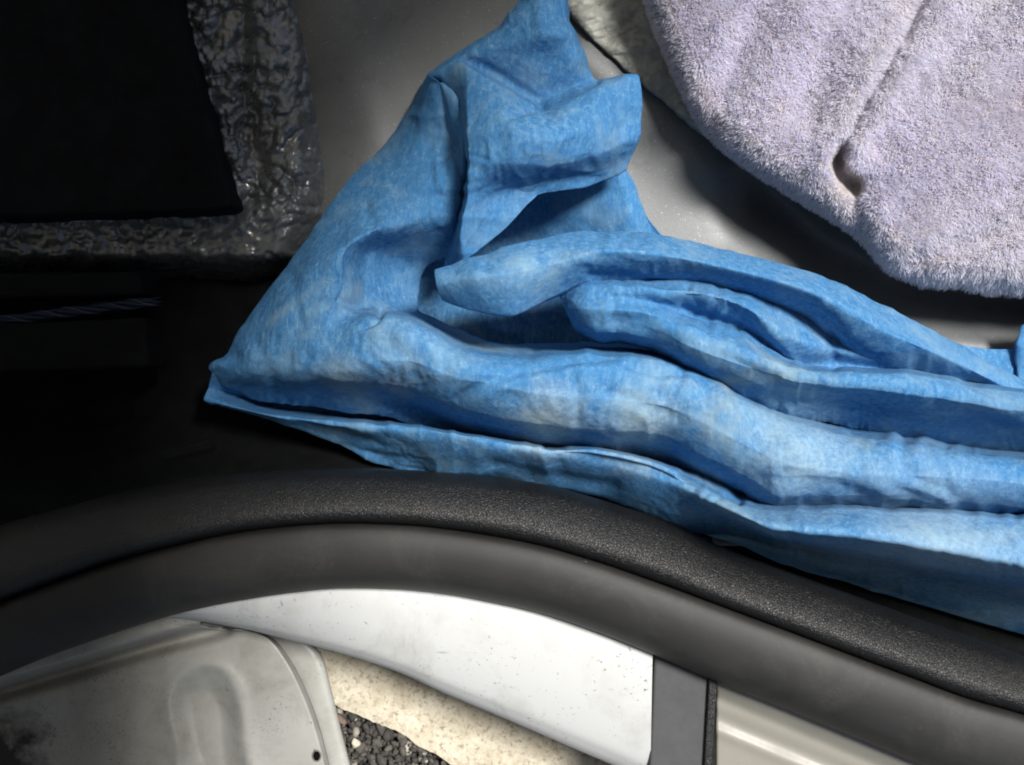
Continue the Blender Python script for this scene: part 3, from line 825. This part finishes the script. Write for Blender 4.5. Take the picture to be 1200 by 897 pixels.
C2 = stand(C2, lambda x, y, j: (4, 0, 2, 0, 0, 10*float(sst(800, 950, x)), 13, 12)[j])
C1 = stand(C1, lambda x, y, j: (4 if j == 3 else 0) - (12*float(sst(700, 560, x)) if 0 < j < 4 else 0))
B = stand(B, lambda x, y, j: -(0, 3, 13, 13, 9, 5, 2)[j]*float(sst(95, 190, y)))
FE = stand(FE, lambda x, y, j: (0, 0, 0, -4*float(sst(820, 960, x)), 6*float(sst(820, 900, x)), 0, 0)[j])
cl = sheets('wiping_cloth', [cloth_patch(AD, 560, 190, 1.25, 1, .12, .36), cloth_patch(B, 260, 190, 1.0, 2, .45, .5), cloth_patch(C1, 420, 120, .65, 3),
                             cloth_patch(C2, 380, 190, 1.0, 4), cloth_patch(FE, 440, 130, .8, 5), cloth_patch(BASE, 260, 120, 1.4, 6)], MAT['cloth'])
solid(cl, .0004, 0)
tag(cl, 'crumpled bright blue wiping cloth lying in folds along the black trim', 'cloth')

# ------------------------------------------------------------------ lilac towel
ts = spline([(735, -120), (746, -40), (756, 0), (766, 32), (786, 78), (808, 124), (830, 158), (872, 194), (920, 224), (962, 250), (1000, 274), (1022, 294), (1042, 314), (1078, 329), (1130, 335), (1200, 342), (1290, 350), (1400, 360)], 300)
ins = [(8, -68), (3, -58), (0, -50), (3, -42), (9, -35), (18, -29), (30, -25)]
T_CR = [([(1098, -30), (1080, 4), (1060, 46), (1040, 82), (1022, 112), (1004, 145), (990, 172), (982, 190)], 7, 9),
        ([(1190, -20), (1165, 12), (1130, 52), (1100, 88), (1062, 128), (1030, 165)], 8, 19),
        ([(915, -30), (890, 20), (868, 60), (850, 100), (838, 140)], 7, 22),
        ([(1010, -20), (985, 25), (960, 80), (945, 130)], 6, 24),
        ([(1000, 225), (1008, 255), (1018, 290)], 5, 10),
        ([(1070, 308), (1110, 292), (1150, 280), (1210, 262)], 6, 11),
        ([(1120, -10), (1090, 35), (1060, 80), (1030, 128), (1008, 165)], -5, 16),
        ([(1048, 20), (1020, 70), (990, 130), (968, 190)], -4, 20),
        ([(985, 178), (981, 190), (985, 203), (996, 213), (1005, 217)], 13, 10)]
def towel_z(X, Y, z):
    z = z + 1.8*fbm(X/80, Y/80, seed=42, octv=2) + .5*vnoise(X/14, Y/14, seed=5)
    for line, dep, wd in T_CR: z = z - dep*np.exp(-(linedist(X, Y, line)/wd)**2)
    return z
rows = []
dirs = np.c_[np.full(300, .55), np.full(300, -.83)]
for d, z in ins: rows.append(np.c_[ts + dirs*d, np.full(300, float(z))])
for q in range(1, 70):
    d = 30 + q*8.0
    rows.append(np.c_[ts + dirs*d, np.full(300, -25 + 14*(1-math.exp(-q*8/120)))])
TG = np.array(rows)
TG[3:, :, 2] = towel_z(TG[3:, :, 0], TG[3:, :, 1], TG[3:, :, 2])
TW = world(TG)
tw = thing('towel', 'fluffy pale lilac towel heaped in the upper right with a small gap in its fold', 'towel', tuple(lift(1020, 150, -70)))
o = sheets('backing', [TW - np.array(tw.location)], MAT['backing'], tw)
# pile: short curved tufts standing on the backing
NR, NC = TW.shape[:2]
NT = 300000
nrm = normals(TW); nrm = nrm*np.where(nrm[5:, :, 2].mean() < 0, -1, 1)
ri = RNG.uniform(1.3, NR-2, NT*2); ci = RNG.uniform(0, NC-1.01, NT*2)
def samp(A, r, c):
    i, j = r.astype(int), c.astype(int); f, g = (r-i)[:, None], (c-j)[:, None]
    return A[i, j]*(1-f)*(1-g) + A[i+1, j]*f*(1-g) + A[i, j+1]*(1-f)*g + A[i+1, j+1]*f*g
pp = samp(TG, ri, ci)
GAP = [(986, 170), (974, 182), (971, 198), (976, 214), (987, 229), (1004, 236), (1011, 226), (1013, 206), (999, 198), (991, 184)]
ok = (pp[:, 0] < 1330) & (pp[:, 1] > -90) & ~inside(pp[:, 0], pp[:, 1], GAP)
# more tufts where rows are tight is fine: thin them evenly by area
ok &= RNG.uniform(0, 1, len(ok)) < np.clip(np.where(ri < 7, .55, 1), 0, 1)
ri, ci, pp = ri[ok][:NT], ci[ok][:NT], pp[ok][:NT]
P0 = samp(TW, ri, ci); n0 = samp(nrm, ri, ci); n0 /= np.linalg.norm(n0, axis=1, keepdims=True)
n = len(P0)
# neighbouring tufts lean together, so the pile breaks into small clumps
cx, cy = pp[:, 0]/9, pp[:, 1]/9
lean = np.stack([vnoise(cx, cy, seed=61), vnoise(cx, cy, seed=62), 0*cx], -1)*.6
lean += np.stack([vnoise(cx/5, cy/5, seed=63), vnoise(cx/5, cy/5, seed=64) - .5, 0*cx], -1)*.55
lean += RNG.normal(0, .26, (n, 3))
fr = np.exp(-((ri-3.0)/2.2)**2)*sst(985, 1060, pp[:, 0])
L = (1 + .9*fr)[:, None]*.0021*(RNG.uniform(.7, 1.15, n)*(1 + .18*vnoise(cx*1.4, cy*1.4, seed=65)))[:, None]
D1 = n0 + lean*.45; D1 /= np.linalg.norm(D1, axis=1, keepdims=True)
D2 = n0*.75 + lean*1.1; D2 /= np.linalg.norm(D2, axis=1, keepdims=True)
side = np.cross(D1, RNG.normal(size=(n, 3))); side /= np.linalg.norm(side, axis=1, keepdims=True)
wd = (.00017*RNG.uniform(.7, 1.3, n))[:, None]
base = P0 - n0*.0003; mid = base + D1*L*.55; tip = mid + D2*L*.5
Vv = np.stack([base-side*wd, base+side*wd, mid+side*wd*.9, mid-side*wd*.9, tip+side*wd*.45, tip-side*wd*.45], 1)
k = (np.arange(n)*6)[:, None]
Ff = np.concatenate([k + np.array([[0, 1, 2, 3]]), k + np.array([[3, 2, 4, 5]])])
pl = raw_mesh('pile', Vv.reshape(-1, 3) - np.array(tw.location), Ff, MAT['pile'], tw); pl['kind'] = 'stuff'
